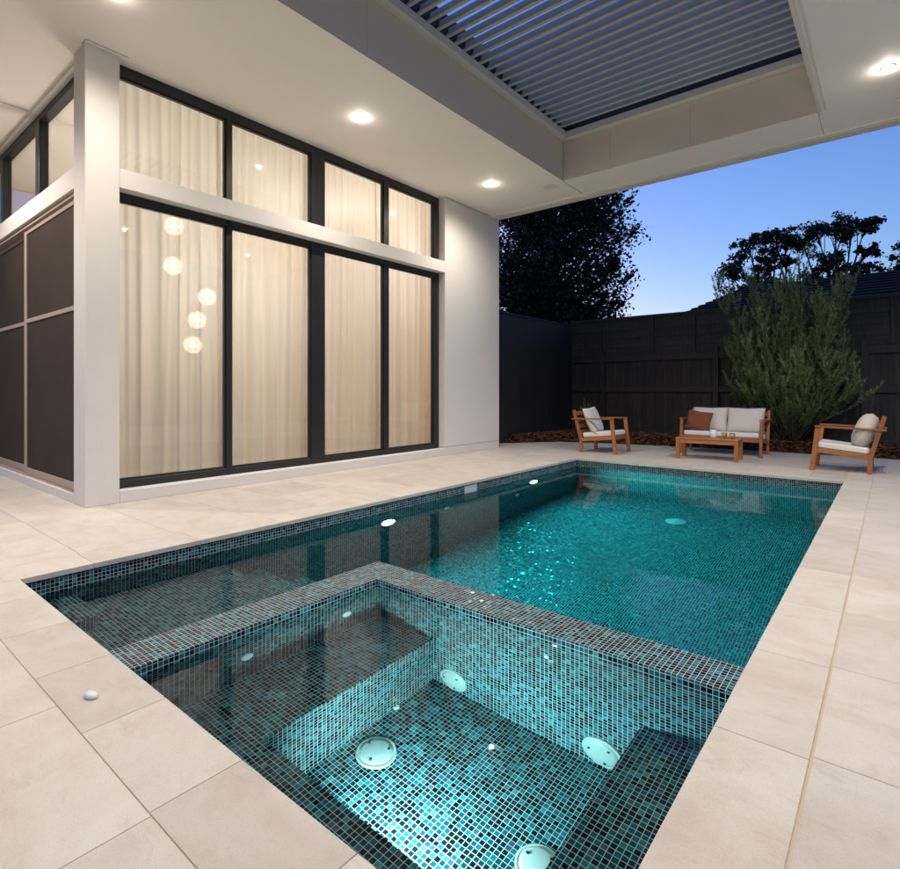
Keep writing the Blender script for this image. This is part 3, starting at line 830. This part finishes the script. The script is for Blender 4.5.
for _ in range(15000):
    x = rn.uniform(-5.95, 3.0); y0 = edge_y(x); y = y0 + abs(rn.gauss(0, .55)) - .02
    if y > 11.97: continue
    d = min(1, (y - y0) / .35); z = .012 + .115 * max(0, d) ** .8 + rn.uniform(0, .02)
    a = rn.uniform(0, 6.28); l = rn.uniform(.015, .045); w = l * rn.uniform(.25, .5); q = rn.uniform(-.5, .5); t_ = rn.random()
    e1 = Vector((math.cos(a), math.sin(a), q)) * l; e2 = Vector((-math.sin(a), math.cos(a), rn.uniform(-.5, .5))) * w; p = Vector((x, y, z))
    b.face([p - e1 - e2, p + e1 - e2, p + e1 + e2, p - e1 + e2], uv=[(0, 0)] * 4, tint=t_)
tag(b.build('bark_mulch', M['mulch'], merge=False), kind='stuff')

f = empty('side_fence', (-5.98, 10.1, 0)); tag(f, 'smooth black sheet panel fence running back from the house wall', 'fence')
fi = Matrix.Translation((5.98, -10.1, 0))
def fpart(mb, name, mat, parent, inv):
    o = mb.build(name, mat, parent, merge=False); o.matrix_parent_inverse = inv; return o
b = MB()
for a, c_ in ((8.22, 9.45), (9.452, 10.7), (10.702, 11.96)): b.box(-6.03, -5.98, a, c_, .0, 2.56, .002)
fpart(b, 'panel', M['panel_black'], f, fi)
b = MB(); b.box(-6.05, -5.965, 8.22, 11.96, 2.562, 2.60, .004); fpart(b, 'capping', M['panel_black'], f, fi)

FY = 12.0; FX0, FX1 = -6.05, 6.5
f = empty('back_fence', (0, FY, 0)); tag(f, 'tall black stained timber paling fence behind the seating', 'fence'); fi = Matrix.Translation((0, -FY, 0))
b = MB(); x = FX0; rn = random.Random(9)
while x < FX1:      # lower vertical palings
    w = .095; dz = rn.uniform(-.006, .006)
    kk = int(round((x - FX0) / w)) % 2; b.box(x - .006, x + w + .006, FY + .046 + .014 * kk, FY + .058 + .014 * kk, 0, 1.84, .002, rn.random()); x += w
fpart(b, 'palings', M['fence'], f, fi)
b = MB(); z = 1.80; k = 0
while z < 2.62:     # upper horizontal boards
    b.box(FX0, FX1, FY + .03 + .012 * (k % 2), FY + .041 + .012 * (k % 2), z + .001, z + .108, .003, rn.uniform(.2, 1.3)); z += .10; k += 1
fpart(b, 'upper_boards', M['fence'], f, fi)
for z0, z1, y0 in ((1.69, 1.84, -.012), (1.0, 1.135, -.008), (.08, .20, -.004)):
    b = MB(); b.box(FX0, FX1, FY + y0, FY + .044, z0, z1, .004); fpart(b, 'rail', M['fence'], f, fi)
for x in (-5.22, -2.80, -.38, 2.04, 4.46):
    b = MB(); b.box(x - .055, x + .055, FY - .03, FY + .028, 0, 1.93, .004); fpart(b, 'post', M['fence'], f, fi)
for x in (-5.28, -4.08, -3.22, -2.38, -1.2, .0, 1.2, 2.4, 3.6):
    b = MB(); b.box(x - .03, x + .03, FY - .002, FY + .029, 1.842, 2.64, .003); fpart(b, 'batten', M['fence'], f, fi)
b = MB(); b.box(FX0, FX1, FY + .0, FY + .085, 2.645, 2.675, .004); fpart(b, 'capping', M['fence'], f, fi)

# ------------------------------------------------------------------ planting
def branch(p0, d, L, n, droop, wob, rn):
    pts = [Vector(p0)]; d = Vector(d).normalized()
    for k in range(n):
        d = (d + Vector((rn.uniform(-1, 1), rn.uniform(-1, 1), rn.uniform(-1, 1))) * wob + Vector((0, 0, droop))).normalized()
        pts.append(pts[-1] + d * L / n)
    return pts
def needles(b, pts, rn, count, ln, w, t0, t1):
    for _ in range(count):
        k = rn.uniform(0, len(pts) - 1.001); i = int(k); p = pts[i].lerp(pts[i + 1], k - i); d = (pts[i + 1] - pts[i]).normalized()
        r = Vector((rn.gauss(0, 1), rn.gauss(0, 1), rn.gauss(0, 1))); r = (r - d * r.dot(d)).normalized()
        e = (d * rn.uniform(.5, 1.0) + r * rn.uniform(.4, .9)).normalized() * ln * rn.uniform(.6, 1.2)
        s_ = e.cross(Vector((rn.gauss(0, 1), rn.gauss(0, 1), rn.gauss(0, 1)))).normalized() * w
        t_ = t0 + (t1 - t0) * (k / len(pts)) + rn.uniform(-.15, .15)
        b.face([p - s_, p + s_, p + e * .6 + s_ * .8, p + e, p + e * .6 - s_ * .8], uv=[(0, 0)] * 5, tint=max(0, min(1, t_)))
def shrub():
    rn = random.Random(21); root = empty('shrub', (-1.45, 11.35, .08))
    tag(root, 'large feathery grey green shrub in front of the black fence', 'shrub')
    lv, st = MB(), MB()
    for k in range(150):
        a = rn.uniform(0, 2 * math.pi); u = rn.random() ** .6
        spread = u * 1.05
        d = Vector((math.cos(a) * spread * .69, math.sin(a) * spread * .55, 1.0 - .55 * u ** 3))
        L = (3.6 - 1.15 * u ** 2) * rn.uniform(.62, 1.0)
        if u > .75: L *= .85
        pts = branch((rn.uniform(-.1, .1), rn.uniform(-.08, .08), 0), d, L, 9, .05 + .10 * u, .10, rn)
        if abs(pts[-1].x) > 1.22: continue
        st.tube(pts, [.016 * (1 - i / 10) + .002 for i in range(10)], 5)
        nb = int(15 * L / 2) + 5
        for j in range(nb):
            s0 = rn.uniform(.14, .97); q = s0 * 9; i = min(8, int(q)); p = pts[i].lerp(pts[i + 1], q - i); dd = (pts[i + 1] - pts[i]).normalized()
            r = Vector((rn.gauss(0, 1), rn.gauss(0, .9), rn.gauss(0, .5)))
            bl = rn.uniform(.20, .46) * (1.15 - .45 * s0)
            bp = branch(p, dd * .7 + r.normalized() * .62 + Vector((0, 0, .35)), bl, 4, .16, .06, rn)
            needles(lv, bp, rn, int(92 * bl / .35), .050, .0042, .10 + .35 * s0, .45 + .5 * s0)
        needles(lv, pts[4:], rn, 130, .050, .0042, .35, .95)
    for k in range(48):     # low side shoots that fill the base
        a = rn.uniform(0, 2 * math.pi)
        d = Vector((math.cos(a) * 1.1, math.sin(a) * .6, rn.uniform(.15, .6)))
        pts = branch((rn.uniform(-.12, .12), rn.uniform(-.08, .08), rn.uniform(.05, .5)), d, rn.uniform(.75, 1.5), 7, .10, .14, rn)
        st.tube(pts, [.010 * (1 - i / 8) + .002 for i in range(8)], 5)
        for j in range(9):
            s0 = rn.uniform(.2, .97); q = s0 * 7; i = min(6, int(q)); p = pts[i].lerp(pts[i + 1], q - i); dd = (pts[i + 1] - pts[i]).normalized()
            r = Vector((rn.gauss(0, 1), rn.gauss(0, .9), rn.gauss(0, .4)))
            bl = rn.uniform(.2, .42)
            bp = branch(p, dd * .7 + r.normalized() * .6 + Vector((0, 0, .3)), bl, 4, .14, .07, rn)
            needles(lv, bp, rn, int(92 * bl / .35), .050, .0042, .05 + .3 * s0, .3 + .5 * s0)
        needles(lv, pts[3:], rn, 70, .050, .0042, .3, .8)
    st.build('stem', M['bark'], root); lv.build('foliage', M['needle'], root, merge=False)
shrub()
def sprig(loc, label):
    rn = random.Random(hash(label) % 1000 if False else 4); root = empty('seedling', loc); tag(root, label, 'plant')
    lv = MB(); st = MB()
    for k in range(6):
        pts = branch((rn.uniform(-.05, .05), rn.uniform(-.05, .05), 0), (rn.uniform(-.25, .25), rn.uniform(-.2, .2), 1), rn.uniform(.6, .86), 6, .02, .12, rn)
        st.tube(pts, .004, 5)
        needles(lv, pts[2:], rn, 26, .07, .006, .2, .9)
    st.build('stem', M['bark'], root); lv.build('foliage', M['needle'], root, merge=False)
sprig((-5.15, 10.9, .08), 'small thin green plant behind the left armchair')

def leafcloud(b, c, rad, n, size, rn, squash=(1, 1, 1), shell=.55):
    for _ in range(n):
        d = Vector((rn.gauss(0, 1), rn.gauss(0, 1), rn.gauss(0, 1))).normalized() * (rad * (shell + (1 - shell) * rn.random()) if rn.random() < .6 else rad * rn.random() ** .4)
        p = Vector(c) + Vector((d.x * squash[0], d.y * squash[1], d.z * squash[2]))
        leaf(b, p, size * rn.uniform(.6, 1.3), rn)
def leaf(b, p, s, rn):
    e = Vector((rn.gauss(0, 1), rn.gauss(0, 1), rn.gauss(0, .8))).normalized(); f = e.cross(Vector((rn.gauss(0, 1), rn.gauss(0, 1), rn.gauss(0, 1)))).normalized() * s * .34
    e = e * s
    b.face([p - e * .5, p + f - e * .05, p + e * .55, p - f - e * .05], uv=[(0, 0)] * 4, tint=rn.random())

def broad_tree():
    rn = random.Random(11); base = Vector((-8.1, 15, 0)); root = empty('broadleaf_tree', base)
    tag(root, 'dense dark broadleaf tree rising behind the side fence next to the house', 'tree')
    tr, lv = MB(), MB()
    tr.tube([(0, 0, 0), (.05, .02, 1.5), (0, 0, 3.0), (.1, 0, 5.0), (0, .1, 7.0)], [.22, .18, .15, .09, .03], 10)
    # crown: limbs with sprays of leaves inside an uneven egg shape
    for k in range(330):
        a = rn.uniform(0, 6.283); zz = rn.uniform(-1, 1); h0 = 4.95 + zz * 2.9
        rr = 2.75 * math.sqrt(max(.05, 1 - (zz * .93) ** 2)) * (1 + .14 * noise.noise(Vector((math.cos(a) * 1.5, math.sin(a) * 1.5, zz * 2.5)))) * rn.uniform(.35, 1.0)
        if zz < -.55: rr *= .95
        end = Vector((math.cos(a) * rr, math.sin(a) * rr * .9, h0 + .3))
        st = Vector((0, 0, max(1.6, h0 - rr * .55)))
        if rr > .8: tr.tube([st, st.lerp(end, .5) + Vector((0, 0, .12)), end], [.04, .022, .006], 5, cap=False)
        dirv = (end - st).normalized()
        for _ in range(150):
            t_ = rn.random() ** .6
            p = st.lerp(end, .45 + .6 * t_) + Vector((rn.gauss(0, .2), rn.gauss(0, .2), rn.gauss(0, .2)))
            leaf(lv, p, .115 * rn.uniform(.6, 1.25), rn)
        for _ in range(4):   # leading twigs that fray the outline
            tw = branch(end, dirv + Vector((rn.gauss(0, .5), rn.gauss(0, .5), .55)), rn.uniform(.2, .5), 3, .1, .12, rn)
            tr.tube(tw, .006, 4, cap=False)
            for _ in range(15):
                q = rn.uniform(0, 2.99); i = int(q); leaf(lv, tw[i].lerp(tw[i + 1], q - i) + Vector((rn.gauss(0, .03),) * 3), .09 * rn.uniform(.7, 1.2), rn)
    tr.build('trunk', M['bark'], root); lv.build('crown', M['leaf_dark'], root, merge=False)
broad_tree()

def gum(base, clumps, label, seed, trunk_top, size=.20):
    rn = random.Random(seed); root = empty('gum_tree', base); tag(root, label, 'tree', 'gum trees on the skyline')
    tr, lv = MB(), MB(); B = Vector(base)
    top = Vector(trunk_top) - B
    fork = Vector((0, 0, top.z * .62))
    tr.tube([(0, 0, 0), (.1, 0, top.z * .3), fork], [.30, .24, .19], 9)
    for (x, z, r) in clumps:
        c = Vector((x, B.y + rn.uniform(-2.0, 2.0), z)) - B
        mid = fork.lerp(c, .5) + Vector((rn.uniform(-.3, .3), rn.uniform(-.4, .4), -.25))
        tr.tube([fork, fork.lerp(mid, .5) + Vector((rn.uniform(-.15, .15), 0, -.1)), mid, c], [.12, .09, .06, .02], 6, cap=False)
        for k in range(11):
            e = c + Vector((rn.gauss(0, r * .62), rn.gauss(0, r * .62), rn.gauss(0, r * .38)))
            tr.tube([mid.lerp(c, rn.uniform(.3, .95)), (c + e) / 2 + Vector((0, 0, -.1)), e], [.03, .02, .008], 4, cap=False)
            n = int(80 * max(.7, r)); q = r * rn.uniform(.26, .46)
            for _ in range(n):
                d = Vector((rn.gauss(0, 1), rn.gauss(0, 1), rn.gauss(0, .72))) * q * .62
                leaf(lv, e + d, size * rn.uniform(.6, 1.3), rn)
    tr.build('trunk', M['bark'], root); lv.build('crown', M['leaf_gum'], root, merge=False)
gum((-5.9, 40, 0), [(-8.0, 8.3, .7), (-7.8, 9.3, .7), (-7.2, 10.4, .75), (-6.5, 11.0, .75), (-5.8, 10.9, .65), (-5.1, 10.2, .7), (-7.4, 8.6, .8), (-6.2, 9.3, .7), (-7.2, 7.4, .9), (-6.0, 7.6, .9), (-5.1, 8.9, .5)],
    'left of the two spreading dark gum trees above the roof', 31, (-5.9, 40, 10))
gum((-2.9, 41, 0), [(-4.3, 10.3, .8), (-3.8, 11.1, .7), (-2.9, 11.4, .8), (-2.0, 11.1, .8), (-1.2, 10.6, .7), (-1.2, 9.6, .45), (-3.3, 9.4, .9), (-2.4, 8.6, .7), (-1.5, 8.6, .6), (-3.9, 8.5, .7), (-1.5, 7.8, .45), (-2.9, 7.6, .8)],
    'taller right hand gum tree with sky showing between its limbs', 32, (-2.9, 41, 10))
gum((.9, 42, 0), [(-.1, 8.2, .7), (.6, 8.9, .8), (1.4, 9.0, .9), (2.2, 8.4, .8), (.7, 7.8, .8), (1.6, 7.6, .9)],
    'lower gum tree cut off at the right edge of the picture', 33, (.9, 42, 8))

# neighbouring house behind the fence
nb = empty('neighbour_house', (0, 20, 0)); tag(nb, 'neighbouring house with a dark tiled hip roof behind the fence', 'house'); ni = Matrix.Translation((0, -20, 0))
b = MB(); b.box(-5.0, 8, 17, 25, 0, 2.75); fpart(b, 'wall', M['brickwall'], nb, ni)
b = MB(); e0, e1, f0, f1 = -6.3, 8.5, 16.4, 25.6; zr0, zr1 = 2.7, 4.62; rx0, rx1 = -3.9, 5.0; ry = 21
A = [(e0, f0, zr0), (e1, f0, zr0), (e1, f1, zr0), (e0, f1, zr0)]; r0, r1 = (rx0, ry, zr1), (rx1, ry, zr1)
def courses(p, q, r_, s_, n):   # p,q eave; s_,r_ ridge: lapped tile courses
    p, q, r_, s_ = map(Vector, (p, q, r_, s_)); nn = (q - p).cross(s_ - p).normalized()
    if nn.z < 0: nn = -nn
    for k in range(n):
        a0, a1 = p.lerp(s_, k / n), q.lerp(r_, k / n); c0, c1 = p.lerp(s_, (k + 1) / n), q.lerp(r_, (k + 1) / n)
        lift = nn * .045
        b.face([a0 + lift, a1 + lift, c1, c0]); b.face([a0, a1, a1 + lift, a0 + lift])
courses(A[0], A[1], r1, r0, 16); courses(A[1], A[2], r1, r1, 16); courses(A[2], A[3], r0, r1, 16); courses(A[3], A[0], r0, r0, 16)
fpart(b, 'roof', M['roof'], nb, ni)
b = MB(); b.box(e0 - .02, e1, f0 - .09, f0 - .005, 2.6, 2.72, .01); fpart(b, 'gutter', M['grey_plastic'], nb, ni)

# ------------------------------------------------------------------ camera
cam = bpy.data.cameras.new('camera'); co = bpy.data.objects.new('camera', cam); COL.objects.link(co)
cam.sensor_width = 36; cam.sensor_fit = 'HORIZONTAL'; cam.lens = 36 * 542.357 / 900
cam.shift_y = (389.81 - 434.5) / 900; cam.clip_end = 3000; cam.clip_start = .02
co.location = (0, 0, 1.05); co.rotation_euler = (R(90), 0, R(39.233))
scene.camera = co

# ------------------------------------------------------------------ dusk sky
w = bpy.data.worlds.new('World'); scene.world = w; w.use_nodes = True
nt = w.node_tree; nt.nodes.clear()
sky = nt.nodes.new('ShaderNodeTexSky'); sky.sky_type = 'NISHITA'; sky.sun_disc = False
sky.sun_elevation = R(0.0); sky.sun_rotation = R(-45); sky.altitude = 0; sky.air_density = 1.0; sky.dust_density = .6; sky.ozone_density = 3.25
bg = nt.nodes.new('ShaderNodeBackground'); bg.inputs[1].default_value = .122
wo = nt.nodes.new('ShaderNodeOutputWorld')
tn = nt.nodes.new('ShaderNodeMix'); tn.data_type = 'RGBA'; tn.blend_type = 'MULTIPLY'; tn.inputs[0].default_value = 1
tn.inputs[7].default_value = (1.07, .95, 1.0, 1)      # the violet cast of the dusk air
nt.links.new(sky.outputs[0], tn.inputs[6]); nt.links.new(tn.outputs[2], bg.inputs[0]); nt.links.new(bg.outputs[0], wo.inputs[0])

scene.view_settings.view_transform = 'Standard'; scene.view_settings.look = 'None'
scene.view_settings.exposure = 3.3; scene.view_settings.gamma = 1
scene.render.engine = 'CYCLES'
cy = scene.cycles
cy.use_denoising = True
cy.max_bounces = 10; cy.diffuse_bounces = 5; cy.glossy_bounces = 5; cy.transmission_bounces = 8; cy.transparent_max_bounces = 12
cy.sample_clamp_indirect = 6; cy.blur_glossy = .5
